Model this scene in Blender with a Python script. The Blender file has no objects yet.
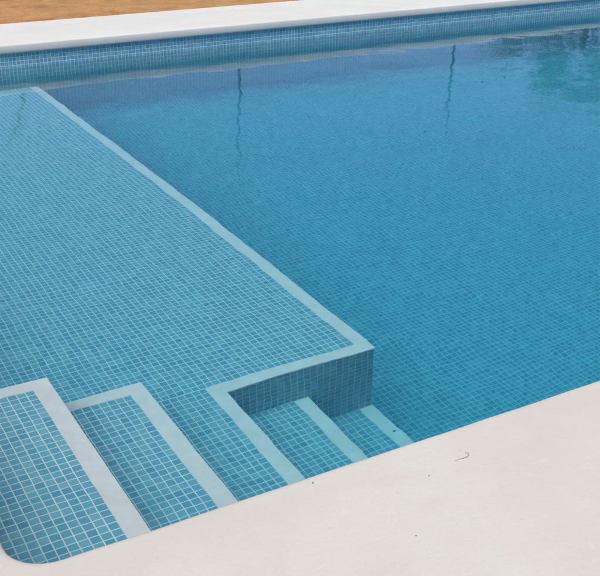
import bpy, bmesh, math, random
from mathutils import Vector, Matrix, noise

random.seed(7)
scene = bpy.context.scene
C = scene.collection

# ------------------------------------------------------------------ camera
cam_data = bpy.data.cameras.new('camera')
cam = bpy.data.objects.new('camera', cam_data)
C.objects.link(cam)
yaw, pitch, roll = 0.5205, 0.4174, 0.0014
fwd = Vector((math.sin(yaw) * math.cos(pitch), math.cos(yaw) * math.cos(pitch), -math.sin(pitch)))
rgt = Vector((math.cos(yaw), -math.sin(yaw), 0))
up = rgt.cross(fwd)
rgt2 = rgt * math.cos(roll) + up * math.sin(roll)
up2 = rgt2.cross(fwd)
m = Matrix((rgt2, up2, -fwd)).transposed().to_4x4()
m.translation = Vector((-0.3063, -1.3424, 1.2159))
cam.matrix_world = m
cam_data.sensor_fit = 'HORIZONTAL'
cam_data.sensor_width = 36
cam_data.lens = 36 * 997.38 / 600
cam_data.clip_start = 0.02
cam_data.clip_end = 3000
scene.camera = cam

# ------------------------------------------------------------------ light
SUN_EL, SUN_AZ = math.radians(66), math.radians(232)      # azimuth clockwise from +Y
world = bpy.data.worlds.new('World')
scene.world = world
world.use_nodes = True
wn = world.node_tree.nodes
wl = world.node_tree.links
wn.clear()
sky = wn.new('ShaderNodeTexSky')
sky.sky_type = 'NISHITA'
sky.sun_disc = False
sky.sun_elevation = SUN_EL
sky.sun_rotation = SUN_AZ
sky.air_density = 0.5
sky.dust_density = 0.4
sky.ozone_density = 1.0
bg = wn.new('ShaderNodeBackground')
bg.inputs['Strength'].default_value = 0.05
wo = wn.new('ShaderNodeOutputWorld')
wl.new(sky.outputs[0], bg.inputs[0])
wl.new(bg.outputs[0], wo.inputs[0])

sd = bpy.data.lights.new('sun', 'SUN')
sd.energy = 1.5
sd.angle = math.radians(60)
sd.color = (1.0, 0.94, 0.85)
sun = bpy.data.objects.new('sun', sd)
C.objects.link(sun)
sdir = Vector((math.sin(SUN_AZ) * math.cos(SUN_EL), math.cos(SUN_AZ) * math.cos(SUN_EL), math.sin(SUN_EL)))
sun.rotation_euler = sdir.to_track_quat('Z', 'Y').to_euler()
sun.location = (3, 3, 12)

vs = scene.view_settings
vs.view_transform = 'Standard'
vs.look = 'None'
vs.exposure = 1.9
vs.gamma = 1.0
vs.use_curve_mapping = False
cy = scene.cycles
cy.use_denoising = True
cy.max_bounces = 16
cy.diffuse_bounces = 8
cy.glossy_bounces = 6
cy.transmission_bounces = 12
cy.volume_bounces = 0
cy.caustics_refractive = True
cy.caustics_reflective = True
cy.sample_clamp_indirect = 6.0

# ------------------------------------------------------------------ measures (metres, water level = 0)
ZT, ZB = 0.145, 0.089            # coping top and underside
XL, XR = -0.063, 9.0             # coping inner edges
YN, YF = 0.0, 4.653
D = [None, 0.150, 0.330, 0.533, 0.720, 0.917]   # depth of the five levels
X1, X2, X3, X4, XS = 0.262, 0.5226, 0.7835, 1.0600, 1.308
YS = 0.998                       # far end of the steps, front of the shelf
NW = 0.047                       # nosing width
T = 0.0235                       # mosaic pitch
ZDEEP = -1.24

# ------------------------------------------------------------------ helpers
def obj(name, bm, mat, parent=None, smooth=False):
    me = bpy.data.meshes.new(name)
    bm.normal_update()
    bm.to_mesh(me)
    bm.free()
    me.materials.append(mat)
    if smooth:
        for p in me.polygons:
            p.use_smooth = True
    o = bpy.data.objects.new(name, me)
    C.objects.link(o)
    if parent:
        o.parent = parent
    return o

def tag(o, label=None, cat=None, group=None, kind=None):
    if label: o['label'] = label
    if cat: o['category'] = cat
    if group: o['group'] = group
    if kind: o['kind'] = kind
    return o

def empty(name, loc, label, cat, group=None):
    o = bpy.data.objects.new(name, None)
    o.empty_display_size = 0.1
    C.objects.link(o)
    o.location = loc
    return tag(o, label, cat, group)

def quad(bm, pts, uvs=None):
    vs_ = [bm.verts.new(p) for p in pts]
    f = bm.faces.new(vs_)
    if uvs:
        uvl = bm.loops.layers.uv.verify()
        for l, u in zip(f.loops, uvs):
            l[uvl].uv = u
    return f

def tquad(bm, pts, org=(0, 0, 0)):
    """a tiled quad: metres become tile counts, measured from org"""
    p = [Vector(q) for q in pts]
    n = (p[1] - p[0]).cross(p[2] - p[0])
    ax = max(range(3), key=lambda i: abs(n[i]))
    a, b = [(1, 2), (0, 2), (0, 1)][ax]
    quad(bm, pts, [((q[a] - org[a]) / T, (q[b] - org[b]) / T) for q in p])

def tbox(bm, x0, x1, y0, y1, z0, z1, org, faces='tfbrl'):
    if 't' in faces: tquad(bm, [(x0, y0, z1), (x1, y0, z1), (x1, y1, z1), (x0, y1, z1)], org)
    if 'f' in faces: tquad(bm, [(x0, y0, z0), (x1, y0, z0), (x1, y0, z1), (x0, y0, z1)], org)
    if 'b' in faces: tquad(bm, [(x1, y1, z0), (x0, y1, z0), (x0, y1, z1), (x1, y1, z1)], org)
    if 'r' in faces: tquad(bm, [(x1, y0, z0), (x1, y1, z0), (x1, y1, z1), (x1, y0, z1)], org)
    if 'l' in faces: tquad(bm, [(x0, y1, z0), (x0, y0, z0), (x0, y0, z1), (x0, y1, z1)], org)

def prism(bm, poly, z0, z1):
    lo = [bm.verts.new((x, y, z0)) for x, y in poly]
    hi = [bm.verts.new((x, y, z1)) for x, y in poly]
    bm.faces.new(hi)
    bm.faces.new(lo[::-1])
    n = len(poly)
    for i in range(n):
        j = (i + 1) % n
        bm.faces.new((lo[i], lo[j], hi[j], hi[i]))

class NT:
    """small node-tree writer"""
    def __init__(self, name):
        self.m = bpy.data.materials.new(name)
        self.m.use_nodes = True
        self.t = self.m.node_tree
        self.t.nodes.clear()
    def n(self, kind, **kw):
        nd = self.t.nodes.new('ShaderNode' + kind)
        for k, v in kw.items():
            if k.startswith('_'):
                setattr(nd, k[1:], v)
        return nd
    def l(self, a, b):
        self.t.links.new(a, b)
    def math(self, op, a, b=None, c=None):
        nd = self.n('Math', _operation=op)
        for i, v in enumerate((a, b, c)):
            if v is None: continue
            if isinstance(v, (int, float)): nd.inputs[i].default_value = v
            else: self.l(v, nd.inputs[i])
        return nd.outputs[0]
    def mix(self, fac, a, b):
        nd = self.n('Mix', _data_type='RGBA')
        for s, v in ((nd.inputs[0], fac), (nd.inputs[6], a), (nd.inputs[7], b)):
            if isinstance(v, (int, float)): s.default_value = v
            elif isinstance(v, tuple): s.default_value = (*v, 1)
            else: self.l(v, s)
        return nd.outputs[2]
    def noise(self, vec, scale, detail=3, rough=0.55, dist=0.0):
        nd = self.n('TexNoise')
        nd.inputs['Scale'].default_value = scale
        nd.inputs['Detail'].default_value = detail
        nd.inputs['Roughness'].default_value = rough
        nd.inputs['Distortion'].default_value = dist
        self.l(vec, nd.inputs['Vector'])
        return nd.outputs[0]
    def ramp(self, fac, stops):
        nd = self.n('ValToRGB')
        e = nd.color_ramp.elements
        while len(e) < len(stops): e.new(0.5)
        for el, (p, c) in zip(e, stops):
            el.position = p
            el.color = (*c, 1) if isinstance(c, tuple) else (c, c, c, 1)
        self.l(fac, nd.inputs[0])
        return nd.outputs[0]
    def pos(self):
        return self.n('NewGeometry').outputs['Position']
    def bump(self, height, dist, strength=1.0):
        nd = self.n('Bump')
        nd.inputs['Distance'].default_value = dist
        nd.inputs['Strength'].default_value = strength
        self.l(height, nd.inputs['Height'])
        return nd.outputs[0]
    def principled(self, col, rough, normal=None, spec=0.5):
        b = self.n('BsdfPrincipled')
        for s, v in ((b.inputs['Base Color'], col), (b.inputs['Roughness'], rough)):
            if isinstance(v, tuple): s.default_value = (*v, 1)
            elif isinstance(v, (int, float)): s.default_value = v
            else: self.l(v, s)
        b.inputs['Specular IOR Level'].default_value = spec
        if normal: self.l(normal, b.inputs['Normal'])
        o = self.n('OutputMaterial')
        self.l(b.outputs[0], o.inputs['Surface'])
        return b

# ------------------------------------------------------------------ materials
def mosaic():
    k = NT('blue_mosaic')
    uv = k.n('UVMap').outputs[0]
    sep = k.n('SeparateXYZ'); k.l(uv, sep.inputs[0])
    # sheets are laid by hand: grout lines wander a little
    wob = k.n('TexNoise'); wob.inputs['Scale'].default_value = 0.35; wob.inputs['Detail'].default_value = 1
    k.l(uv, wob.inputs['Vector'])
    ws = k.n('SeparateColor'); k.l(wob.outputs['Color'], ws.inputs[0])
    u = k.math('ADD', sep.outputs[0], k.math('MULTIPLY', k.math('SUBTRACT', ws.outputs[0], 0.5), 0.16))
    v = k.math('ADD', sep.outputs[1], k.math('MULTIPLY', k.math('SUBTRACT', ws.outputs[1], 0.5), 0.16))
    def edge(x):
        f = k.math('FRACT', x)
        return k.math('MINIMUM', f, k.math('SUBTRACT', 1.0, f))
    e = k.math('MINIMUM', edge(u), edge(v))
    mr = k.n('MapRange', _interpolation_type='SMOOTHSTEP')
    mr.inputs['From Min'].default_value = 0.032
    mr.inputs['From Max'].default_value = 0.078
    k.l(e, mr.inputs['Value'])
    tile = mr.outputs[0]
    cell = k.n('CombineXYZ')
    k.l(k.math('FLOOR', u), cell.inputs[0]); k.l(k.math('FLOOR', v), cell.inputs[1])
    wn_ = k.n('TexWhiteNoise', _noise_dimensions='2D')
    k.l(cell.outputs[0], wn_.inputs['Vector'])
    col = k.ramp(wn_.outputs['Value'], [(0.0, (.075, .265, .365)), (0.35, (.105, .305, .405)),
                                        (0.7, (.130, .350, .440)), (1.0, (.185, .400, .475))])
    cloud = k.noise(uv, 1.7, 3)
    col = k.mix(k.math('MULTIPLY', cloud, 0.35), col, (.17, .40, .49))
    gr = k.ramp(k.noise(uv, 0.4, 3), [(0.3, (.52, .60, .64)), (0.7, (.66, .72, .75))])
    c = k.mix(tile, gr, col)
    r = k.math('SUBTRACT', 0.75, k.math('MULTIPLY', tile, 0.5))
    k.principled(c, r, k.bump(tile, 0.0006))
    return k.m

def white_nosing():
    k = NT('white_edge_tile')
    p = k.pos()
    c = k.ramp(k.noise(p, 22, 5, .65), [(0.3, (.585, .545, .555)), (0.65, (.65, .615, .62))])
    k.principled(c, 0.6, k.bump(k.noise(p, 260, 2), 0.0008), 0.3)
    return k.m

def plaster(name, lo, hi, stain):
    k = NT(name)
    p = k.pos()
    big = k.noise(p, 2.3, 4, .6)
    c = k.mix(k.ramp(big, [(0.3, 0.0), (0.72, 1.0)]), lo, hi)
    st = k.ramp(k.noise(p, 5.1, 6, .65, .6), [(0.52, 0.0), (0.75, 1.0)])
    c = k.mix(k.math('MULTIPLY', st, 0.75), c, stain)
    sp = k.ramp(k.noise(p, 14, 4, .7, 1.2), [(0.60, 0.0), (0.70, 1.0)])
    c = k.mix(k.math('MULTIPLY', sp, 0.30), c, tuple(min(1, x * 1.12) for x in hi))
    pit = k.ramp(k.noise(p, 75, 2, .5), [(0.73, 0.0), (0.77, 1.0)])
    c = k.mix(k.math('MULTIPLY', pit, 0.35), c, tuple(x * .72 for x in stain))
    fine = k.noise(p, 160, 3, .7)
    c = k.mix(k.math('MULTIPLY', k.ramp(fine, [(0.3, 1.0), (0.55, 0.0)]), 0.16), c, tuple(x * .78 for x in stain))
    trowel = k.n('Mapping'); trowel.inputs['Scale'].default_value = (5, 16, 8)
    trowel.inputs['Rotation'].default_value = (0, 0, .3)
    k.l(p, trowel.inputs[0])
    h = k.math('ADD', k.math('MULTIPLY', k.noise(trowel.outputs[0], 1.0, 4), 0.9), k.math('MULTIPLY', fine, 0.2))
    k.principled(c, 0.8, k.bump(h, 0.0017), 0.25)
    return k.m

def soil():
    k = NT('sandy_soil')
    p = k.pos()
    c = k.ramp(k.noise(p, 5.5, 6, .62, .3), [(0.3, (.22, .100, .033)), (0.5, (.365, .186, .075)), (0.7, (.44, .245, .108))])
    c = k.mix(k.ramp(k.noise(p, 1.1, 4), [(0.42, 0.0), (0.66, 0.6)]), c, (.37, .235, .11))
    c = k.mix(k.ramp(k.noise(p, 38, 3), [(0.62, 0.0), (0.74, 0.4)]), c, (.14, .075, .035))
    k.principled(c, 0.95, k.bump(k.noise(p, 28, 6, .7), 0.02), 0.1)
    return k.m

def water_mat():
    k = NT('pool_water')
    p = k.pos()
    def layer(scale, amp, sx, sy, rot, detail, off):
        mp = k.n('Mapping')
        mp.inputs['Scale'].default_value = (sx, sy, 1)
        mp.inputs['Rotation'].default_value = (0, 0, rot)
        mp.inputs['Location'].default_value = (off, off * .7, off * 1.3)
        k.l(p, mp.inputs[0])
        return k.math('MULTIPLY', k.noise(mp.outputs[0], scale, detail, .5), amp)
    h = layer(1.1, .0060, .75, 1.0, .4, 0.5, 1.3)
    h = k.math('ADD', h, layer(3.6, .0036, .8, 1.1, -.5, 1, 4.1))
    h = k.math('ADD', h, layer(9.0, .0006, 1, 1, 0, 1, 7.7))
    h = k.math('ADD', h, layer(26.0, .00013, 1, 1, .9, 1, 2.2))
    nrm = k.bump(h, 1.0)
    g = k.n('BsdfGlass')
    g.inputs['IOR'].default_value = 1.333
    g.inputs['Roughness'].default_value = 0.040
    k.l(nrm, g.inputs['Normal'])
    a = k.n('VolumeAbsorption')
    a.inputs['Color'].default_value = (0.04, 0.84, 0.945, 1)
    a.inputs['Density'].default_value = 0.62
    o = k.n('OutputMaterial')
    k.l(g.outputs[0], o.inputs['Surface'])
    k.l(a.outputs[0], o.inputs['Volume'])
    return k.m

def plain(name, lo, hi, scale, rough, bump=0.0, spec=0.3):
    k = NT(name)
    p = k.pos()
    nz = k.noise(p, scale, 5, .6)
    c = k.mix(k.ramp(nz, [(0.3, 0.0), (0.7, 1.0)]), lo, hi)
    k.principled(c, rough, k.bump(nz, bump) if bump else None, spec)
    return k.m

M_TILE = mosaic()
M_NOSE = white_nosing()
M_NEAR = plaster('cream_render', (.384, .350, .320), (.430, .408, .382), (.398, .372, .318))
M_FAR = plaster('white_render', (.435, .437, .420), (.470, .475, .462), (.405, .407, .395))
M_SOIL = soil()
M_WATER = water_mat()
M_HILL = plain('hillside_scrub', (.045, .07, .075), (.10, .12, .115), .03, .95)
M_STEEL = plain('dark_steel', (.018, .018, .02), (.045, .035, .03), 60, .5, 0.0004)
M_BARK = plain('bark', (.06, .045, .03), (.13, .10, .07), 22, .9, .01)
M_LEAF = plain('leaf', (.022, .050, .018), (.060, .105, .035), 3.0, .6)
M_GRIT = plain('dark_grit', (.16, .13, .11), (.26, .20, .16), 400, .9)
M_DRY = plain('dry_leaf', (.03, .035, .03), (.055, .05, .035), 250, .7)
M_TWIG = plain('pale_twig', (.34, .305, .28), (.40, .365, .34), 300, .8)
M_PEBBLE = plain('pebble', (.22, .13, .065), (.40, .27, .15), 30, .9)

# ------------------------------------------------------------------ swimming pool (shell, shelf, steps)
pool = empty('swimming_pool', (4.5, 2.3, ZDEEP), 'blue mosaic swimming pool with tiled shelf and white-edged steps', 'swimming pool')
pool_inv = pool.matrix_basis.inverted()
def pobj(name, bm, mat, parent=None):
    """a part written in world coordinates under the pool"""
    o = obj(name, bm, mat)
    o.parent = parent or pool
    if parent is None:
        o.matrix_parent_inverse = Matrix.Translation(-pool.location)
    return o

WX0, WX1, WY0, WY1 = XL - 0.012, XR + 0.012, YN - 0.014, YF + 0.030   # wall faces, just behind the coping edge
ZW = ZB - 0.001
ZFL = -2.5
worg = (0, 0, ZW)
def wall(x0, x1, y0, y1):
    bm = bmesh.new()
    tbox(bm, x0, x1, y0, y1, ZFL, ZW, worg)
    quad(bm, [(x0, y0, ZFL), (x0, y1, ZFL), (x1, y1, ZFL), (x1, y0, ZFL)])
    return bm
tag(pobj('pool_wall', wall(WX0, WX1, WY1, WY1 + .2), M_TILE), 'far pool wall with a band of mosaic showing above the water')
pobj('pool_wall', wall(WX0, WX1, WY0 - .2, WY0), M_TILE)
pobj('pool_wall', wall(WX0 - .2, WX0, WY0 - .2, WY1 + .2), M_TILE)
pobj('pool_wall', wall(WX1, WX1 + .2, WY0 - .2, WY1 + .2), M_TILE)

bm = bmesh.new()
zr = ZDEEP - .08 * (XR - 1.3)
tquad(bm, [(XS - .2, WY0 - .05, ZDEEP), (XS, WY0 - .05, ZDEEP), (XS, WY1 + .05, ZDEEP), (XS - .2, WY1 + .05, ZDEEP)], (XS, 0, 0))
tquad(bm, [(XS, WY0 - .05, ZDEEP), (WX1 + .05, WY0 - .05, zr), (WX1 + .05, WY1 + .05, zr), (XS, WY1 + .05, ZDEEP)], (XS, 0, 0))
quad(bm, [(XS - .2, WY0 - .05, ZFL), (XS - .2, WY1 + .05, ZFL), (WX1 + .05, WY1 + .05, ZFL), (WX1 + .05, WY0 - .05, ZFL)])
rc = .20
prev = None
for q in range(13):
    t = math.pi / 2 * q / 12
    yy, dz, ll = WY1 + .0005 - rc + rc * math.sin(t), rc - rc * math.cos(t) + .001, rc * t
    if prev:
        y_, d_, l_ = prev
        xe = WX1 + .02
        zs, ze = ZDEEP, ZDEEP + (zr - ZDEEP) * (xe - XS) / (WX1 + .05 - XS)
        quad(bm, [(XS, y_, zs + d_), (xe, y_, ze + d_), (xe, yy, ze + dz), (XS, yy, zs + dz)],
             [(0, l_ / T), ((xe - XS) / T, l_ / T), ((xe - XS) / T, ll / T), (0, ll / T)])
    prev = (yy, dz, ll)
tag(pobj('pool_floor', bm, M_TILE), 'deep blue tiled floor of the pool')

def nose_prism(bm, poly, z):
    prism(bm, poly, z - 0.006, z + 0.002)
def soften(bm):
    es = [e for e in bm.edges if len(e.link_faces) == 2 and e.calc_face_angle(0) > 1]
    bmesh.ops.bevel(bm, geom=es, offset=0.0022, segments=2, affect='EDGES', profile=.5)

OV = 0.002      # nosing overhang
xb, yb = WX0 - .02, WY0 - .02
# shelf
z3 = -D[3]
bm = bmesh.new()
org = (XS - NW, YS + NW, z3)
yfar = WY1 + .02
tquad(bm, [(xb, YS + NW, z3), (XS, YS + NW, z3), (XS, yfar, z3), (xb, yfar, z3)], org)
tquad(bm, [(X3 - NW, YS, z3), (XS, YS, z3), (XS, YS + NW, z3), (X3 - NW, YS + NW, z3)], org)
org2 = (X3 - NW, YS + NW - 0.001, z3)
tquad(bm, [(xb, yb, z3), (X3, yb, z3), (X3, YS, z3), (xb, YS, z3)], org2)
tquad(bm, [(xb, YS, z3), (X3 - NW, YS, z3), (X3 - NW, YS + NW, z3), (xb, YS + NW, z3)], org2)
tquad(bm, [(X3, YS, ZFL), (XS, YS, ZFL), (XS, YS, z3), (X3, YS, z3)], (XS, 0, z3))
tquad(bm, [(XS, YS, ZFL), (XS, yfar, ZFL), (XS, yfar, z3), (XS, YS, z3)], (0, YS, z3))
tquad(bm, [(X3, yb, ZFL), (X3, YS, ZFL), (X3, YS, z3), (X3, yb, z3)], (0, YS, z3))
bmesh.ops.remove_doubles(bm, verts=bm.verts, dist=1e-5)
shelf = tag(pobj('shelf', bm, M_TILE), 'broad shallow tiled shelf with a white L-shaped edge')
bm = bmesh.new()
nose_prism(bm, [(X3 - NW, yb), (X3 + OV, yb), (X3 + OV, YS - OV), (XS + OV, YS - OV), (XS + OV, yfar), (XS - NW, yfar),
                (XS - NW, YS + NW), (X3 - NW, YS + NW)], z3)
soften(bm)
pobj('nosing', bm, M_NOSE, shelf)

def step(x0, x1, k, ztop, zbot, far, label):
    z = -D[k]
    bm = bmesh.new()
    y1 = YS if far else YS + .012
    tbox(bm, x0, x1, yb, y1, zbot, z, (x1 - NW, YS - NW if far else YS, z))
    bmesh.ops.remove_doubles(bm, verts=bm.verts, dist=1e-5)
    s = tag(pobj('step', bm, M_TILE), label)
    b2 = bmesh.new()
    if far:   # a white edge along the far end too
        nose_prism(b2, [(x1 - NW, yb), (x1 + OV, yb), (x1 + OV, YS + OV), (x0, YS + OV), (x0, YS - NW), (x1 - NW, YS - NW)], z)
    else:
        nose_prism(b2, [(x1 - NW, yb), (x1 + OV, yb), (x1 + OV, YS - .0005), (x1 - NW, YS - .0005)], z)
    soften(b2)
    pobj('nosing', b2, M_NOSE, s)
step(xb, X1, 1, 0, z3 - .005, True, 'highest step just under the water in the corner')
step(X1 - .012, X2, 2, 0, z3 - .006, True, 'second step down, beside the corner step')
step(X3 - .012, X4, 4, 0, ZFL, False, 'step below the tiled shelf')
step(X4 - .012, XS + .002, 5, 0, ZFL, False, 'lowest step above the deep floor')

# ------------------------------------------------------------------ water
bm = bmesh.new()
e = .06
prism(bm, [(WX0 - e, WY0 - e), (WX1 + e, WY0 - e), (WX1 + e, WY1 + e), (WX0 - e, WY1 + e)], -2.1, 0.0)
tag(obj('water', bm, M_WATER), 'clear blue pool water with faint ripples', None, None, 'structure')

# ------------------------------------------------------------------ coping
RC = 0.075
def jit(x, y):
    return 0.0035 * noise.noise(Vector((x * 2.3, y * 2.3, 3.1))) + 0.0016 * noise.noise(Vector((x * 9, y * 9, 8.7)))
def line(a, b, nrm, n):
    a, b = Vector(a), Vector(b)
    return [((a + (b - a) * i / n), Vector(nrm)) for i in range(n + 1)]
def arc(c, a0, a1, n=10):
    r = []
    for i in range(n + 1):
        t = math.radians(a0 + (a1 - a0) * i / n)
        d = Vector((math.cos(t), math.sin(t)))
        r.append((Vector(c) + d * RC, d))
    return r
PROFILE = [(.15, ZB), (.012, ZB), (.005, ZB + .003), (.001, ZB + .009), (0, ZB + .016), (.001, ZT - .009), (.004, ZT - .0035),
           (.009, ZT - .0008), (.016, ZT), (.10, ZT)]
def coping(name, path, outer, mat):
    bm = bmesh.new()
    rows = []
    for p, d in path:
        j = jit(p.x, p.y)
        row = []
        for i, (o_, z) in enumerate(PROFILE):
            wgt = 1 if o_ < .05 else 0
            q = p + d * (o_ + j * wgt)
            zz = z + (0.0012 * noise.noise(Vector((p.x * 3, p.y * 3, 1))) if wgt else 0)
            row.append(bm.verts.new((q.x, q.y, zz)))
        ox, oy = outer(p, d)
        row.append(bm.verts.new((ox, oy, ZT)))
        row.append(bm.verts.new((ox, oy, ZB - .06)))
        q = p + d * .15
        row.append(bm.verts.new((q.x, q.y, ZB - .06)))
        rows.append(row)
    for a, b in zip(rows, rows[1:]):
        n = len(a)
        for i in range(n):
            j = (i + 1) % n
            try: bm.faces.new((a[i], a[j], b[j], b[i]))
            except ValueError: pass
    bm.faces.new(rows[0])
    bm.faces.new(rows[-1][::-1])
    bmesh.ops.remove_doubles(bm, verts=bm.verts, dist=1e-6)
    bmesh.ops.recalc_face_normals(bm, faces=bm.faces)
    o = obj(name, bm, mat, None, True)
    for p in o.data.polygons:
        p.use_smooth = p.area < .006
    return o
WL, WN, WF = .77, 2.2, .765
def outer(p, d):
    ang = math.atan2(d.y, d.x)
    if abs(d.x) < 1e-4:
        return p.x, (YF + WF if d.y > 0 else -WN)
    if abs(d.y) < 1e-4:
        return (XR + WL if d.x > 0 else XL - WL), p.y
    return (XR + WL if d.x > 0 else XL - WL), (YF + WF if d.y > 0 else -WN)
YM = 2.3
near_path = line((XL, YM), (XL, YN + RC), (-1, 0), 24) + arc((XL + RC, YN + RC), 180, 270)[0:] \
    + line((XL + RC, YN), (XR - RC, YN), (0, -1), 180) + arc((XR - RC, YN + RC), 270, 360) + line((XR, YN + RC), (XR, YM), (1, 0), 24)
far_path = line((XR, YM + .002), (XR, YF - RC), (1, 0), 24) + arc((XR - RC, YF - RC), 0, 90) \
    + line((XR - RC, YF), (XL + RC, YF), (0, 1), 180) + arc((XL + RC, YF - RC), 90, 180) + line((XL, YF - RC), (XL, YM + .002), (-1, 0), 24)
nc = coping('pool_coping', near_path, outer, M_NEAR)
tag(nc, 'broad cream pool coping in the foreground with rounded inner corner', 'coping', 'coping round the pool')
fc = coping('pool_coping', far_path, outer, M_FAR)
tag(fc, 'white pool coping strip along the far side, next to brown earth', 'coping', 'coping round the pool')

# ------------------------------------------------------------------ ground and hills
bm = bmesh.new()
OX0, OX1, OY0, OY1 = XL - WL, XR + WL, -WN, YF + WF
zg = ZT - .012
def gz(x, y):
    return zg + .012 * noise.noise(Vector((x * 1.3, y * 1.3, 0))) + .010 * noise.noise(Vector((x * 4.5, y * 4.5, 5))) \
        + .005 * noise.noise(Vector((x * 13, y * 13, 9)))
x0, x1, y0, y1 = OX0 - 1.2, OX1 + 4, OY1 - .035, OY1 + 4
nx, ny = 300, 80
vv = []
for j in range(ny + 1):
    y = y0 + (y1 - y0) * (j / ny) ** 1.5
    row = []
    for i in range(nx + 1):
        x = x0 + (x1 - x0) * i / nx
        t = min(1, min(i, nx - i) / 8, (ny - j) / 8)
        row.append(bm.verts.new((x, y, zg - .004 + (gz(x, y) - zg + .006) * t)))
    vv.append(row)
for j in range(ny):
    for i in range(nx):
        bm.faces.new((vv[j][i], vv[j][i + 1], vv[j + 1][i + 1], vv[j + 1][i]))
B = 1500
z = zg - .004
def gq(a, b, c, d): quad(bm, [(a, c, z), (b, c, z), (b, d, z), (a, d, z)])
gq(-B, B, y1, B)
gq(-B, x0, y0, y1); gq(x1, B, y0, y1)
gq(-B, OX0 + .02, OY0, y0); gq(OX1 - .02, B, OY0, y0)
gq(-B, B, -B, OY0 + .02)
gr = obj('ground', bm, M_SOIL, None, True)
tag(gr, 'bare sandy brown earth beyond the far coping', None, None, 'structure')

bm = bmesh.new()
prev = None
for i in range(161):
    a = math.radians(-70 + i)
    h = 62 + 16 * noise.noise(Vector((a * 3.1, 2.2, 0))) + 9 * noise.noise(Vector((a * 9, 5.5, 0))) + 3 * noise.noise(Vector((a * 40, 1, 0)))
    h *= 1.0 if a < .6 else max(.55, 1.0 - (a - .6) * .8)
    row = []
    for r_, f in ((300, 0), (345, .35), (385, .72), (420, 1.0), (520, .8), (640, -.05)):
        hh = h * f + (5 * noise.noise(Vector((a * 14, r_ * .02, 3))) if 0 < f < 1 else 0)
        row.append(bm.verts.new((math.sin(a) * r_, math.cos(a) * r_, hh)))
    if prev:
        for q in range(5):
            bm.faces.new((prev[q], row[q], row[q + 1], prev[q + 1]))
    prev = row
bmesh.ops.recalc_face_normals(bm, faces=bm.faces)
tag(obj('hills', bm, M_HILL, None, True), 'distant scrubby hills', None, None, 'structure')

# pebbles in the earth: uncountable
bm = bmesh.new()
for i in range(160):
    x = random.uniform(.8, 7.5); y = OY1 + .03 + random.random() ** 1.4 * 2.2
    s = random.uniform(.004, .011)
    mt = Matrix.Translation((x, y, gz(x, y) + .002)) @ Matrix.Rotation(random.random() * 6.3, 4, 'Z') @ Matrix.Diagonal((s, s * random.uniform(.6, .9), s * .6, 1))
    bmesh.ops.create_icosphere(bm, subdivisions=1, radius=1, matrix=mt)
tag(obj('pebbles', bm, M_PEBBLE, None, True), 'small brown pebbles scattered over the bare earth', None, None, 'stuff')

# ------------------------------------------------------------------ thin posts past the far coping (seen mirrored in the water)
def rod(bm, pts, rad, seg=10):
    rings = []
    for i, p in enumerate(pts):
        p = Vector(p)
        a = Vector(pts[max(0, i - 1)]); b = Vector(pts[min(len(pts) - 1, i + 1)])
        d = (b - a).normalized()
        s = d.orthogonal().normalized(); t = d.cross(s)
        r_ = rad[i] if isinstance(rad, (list, tuple)) else rad
        rings.append([bm.verts.new(p + (s * math.cos(2 * math.pi * q / seg) + t * math.sin(2 * math.pi * q / seg)) * r_) for q in range(seg)])
    for a, b in zip(rings, rings[1:]):
        best = min(range(seg), key=lambda o_: (a[0].co - b[o_].co).length)
        for q in range(seg):
            bm.faces.new((a[q], a[(q + 1) % seg], b[(q + 1 + best) % seg], b[(q + best) % seg]))
    bm.faces.new(rings[0][::-1]); bm.faces.new(rings[-1])
def post(base, top, label):
    b, t = Vector(base), Vector(top)
    o = empty('thin_post', b, label, 'post', 'thin posts reflected in the water')
    dv = t - b
    bm = bmesh.new()
    rod(bm, [dv * f + Vector((.006 * math.sin(f * 5), 0, 0)) for f in (-.05, 0, .2, .4, .6, .8, 1)], .012)
    obj('shaft', bm, M_STEEL, o, True)
    bm = bmesh.new()
    rod(bm, [dv * .995 + Vector((-.006, 0, 0)), dv * 1.0 + Vector((-.006, 0, .012)), dv * 1.0 + Vector((-.006, 0, .03))], [.017, .017, .008])
    obj('cap', bm, M_STEEL, o, True)
    return o
post((1.88, 6.6, zg), (1.56, 6.6, 1.02), 'dark thin post leaning left, its reflection crossing the tiled shelf')
post((3.62, 6.6, zg), (3.60, 6.6, 1.56), 'dark upright thin post mirrored just right of the shelf end')
post((6.02, 6.6, zg), (5.98, 6.6, 1.42), 'dark thin post nearest the mirrored tree')

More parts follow.
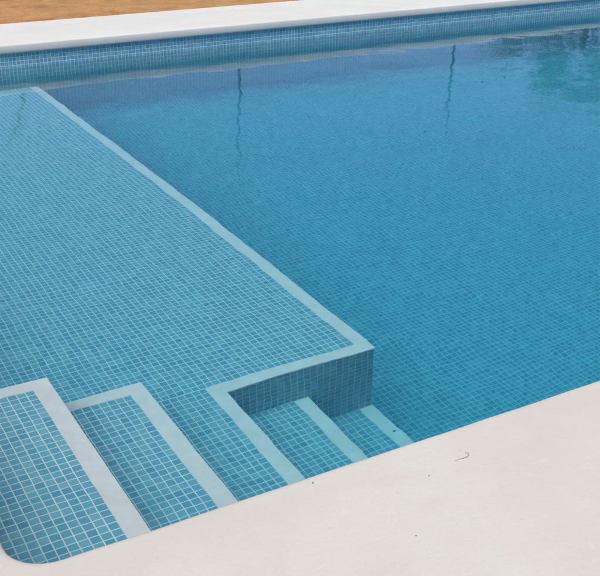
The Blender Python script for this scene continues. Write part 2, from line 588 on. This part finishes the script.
# ------------------------------------------------------------------ tree mirrored at the right of the water
def tree(base, h, rad, label):
    random.seed(21)
    o = empty('leafy_tree', base, label, 'tree', 'trees mirrored in the water')
    bm = bmesh.new()
    rod(bm, [(0, 0, -.1), (.05, .02, h * .2), (.02, -.04, h * .45), (.08, 0, h * .8)], [.13, .10, .08, .02])
    for i in range(9):
        a = i * 2.4; z0_ = h * (.22 + .05 * i)
        rod(bm, [(.03, 0, z0_), (math.cos(a) * rad * .4, math.sin(a) * rad * .4, z0_ + h * .13), (math.cos(a) * rad * .8, math.sin(a) * rad * .8, z0_ + h * .2)], [.05, .03, .01], 6)
    obj('trunk', bm, M_BARK, o, True)
    bm = bmesh.new()
    clumps = []
    for i in range(80):
        a = random.random() * 6.283; e_ = random.uniform(-.9, 1)
        rr = rad * random.uniform(.35, 1.0) * math.sqrt(max(.1, 1 - e_ * e_ * .8))
        clumps.append(Vector((math.cos(a) * rr, math.sin(a) * rr, h * .6 + e_ * h * .36)))
    for c in clumps:
        cr = random.uniform(.28, .6)
        for q in range(130):
            d = Vector((random.gauss(0, 1), random.gauss(0, 1), random.gauss(0, .8))).normalized() * cr * random.random() ** .4
            p = c + d
            s = random.uniform(.03, .06)
            u = Vector((random.gauss(0, 1), random.gauss(0, 1), random.gauss(0, 1))).normalized()
            w = u.orthogonal().normalized()
            bm.faces.new([bm.verts.new(p + u * s * 1.5), bm.verts.new(p + w * s * .6), bm.verts.new(p - u * s * 1.5), bm.verts.new(p - w * s * .6)])
    obj('crown', bm, M_LEAF, o)
    return o
tree((14.0, 12.8, zg), 3.25, 2.1, 'dark green bushy tree mirrored at the right edge of the water')

# ------------------------------------------------------------------ bits lying about
def crumb(name, loc, s, mat, label, cat, group, flat=.6):
    bm = bmesh.new()
    bmesh.ops.create_icosphere(bm, subdivisions=2, radius=1)
    for v in bm.verts:
        v.co *= 1 + .45 * noise.noise(v.co * 1.7 + Vector(loc) * 31)
        v.co = Vector((v.co.x * s * 1.3, v.co.y * s * .9, v.co.z * s * flat))
    o = obj(name, bm, mat, None, True)
    o.location = loc
    o.rotation_euler = (0, 0, loc[0] * 17)
    return tag(o, label, cat, group)
G = 'specks of grit on the cream coping'
zt = ZT + .0012
SPECKS = [((.4759, -.0265, zt), .0015, 'dark grit speck at the pool edge, by the third white nosing'),
          ((.6747, -.1145, zt), .0010, 'tiny dark grit speck between the pool edge and the curled pale twig'),
          ((.5500, -.2459, zt), .0013, 'brown grit speck lowest on the coping, towards the bottom centre')]
for loc, s_, lb in SPECKS:
    crumb('grit_speck', loc, s_, M_GRIT, lb, 'speck', G)
bm = bmesh.new()
rod(bm, [(.7473, -.0991, ZT + .0008), (.7600, -.0985, ZT + .0012), (.7700, -.1000, ZT + .0015), (.7765, -.0990, ZT + .0017), (.7830, -.0940, ZT + .0016), (.7860, -.0900, ZT + .0012), (.7805, -.0862, ZT + .0008)],
    [.0003, .0006, .0009, .0011, .0013, .0012, .0005], 6)
tag(obj('curled_twig', bm, M_TWIG, None, True), 'thin pale curled twig lying on the cream coping', 'twig')
crumb('leaf_scrap', (1.2917, .8425, -.9125), .004, M_DRY, 'dark leaf scrap lying on the lowest white nosing under water', 'leaf scrap', None, .4)
crumb('leaf_or_reflection', (2.451, 2.302, .001), .0065, M_DRY, 'small dark leaf floating in the middle of the pool', 'leaf', 'leaf scraps floating on the water', .15)
crumb('leaf_or_reflection', (3.371, 3.015, .001), .0075, M_DRY, 'dark fleck standing in for a reflection right of the mirrored upright post, nearer of two', 'leaf', 'leaf scraps floating on the water', .15)  # flat dark fleck modelled in place of another post's faint reflection
crumb('leaf_or_reflection', (3.572, 3.054, .001), .0075, M_DRY, 'dark fleck standing in for a reflection close to the mirrored tree', 'leaf', 'leaf scraps floating on the water', .15)  # also a dark fleck imitating a small reflection, no real leaf
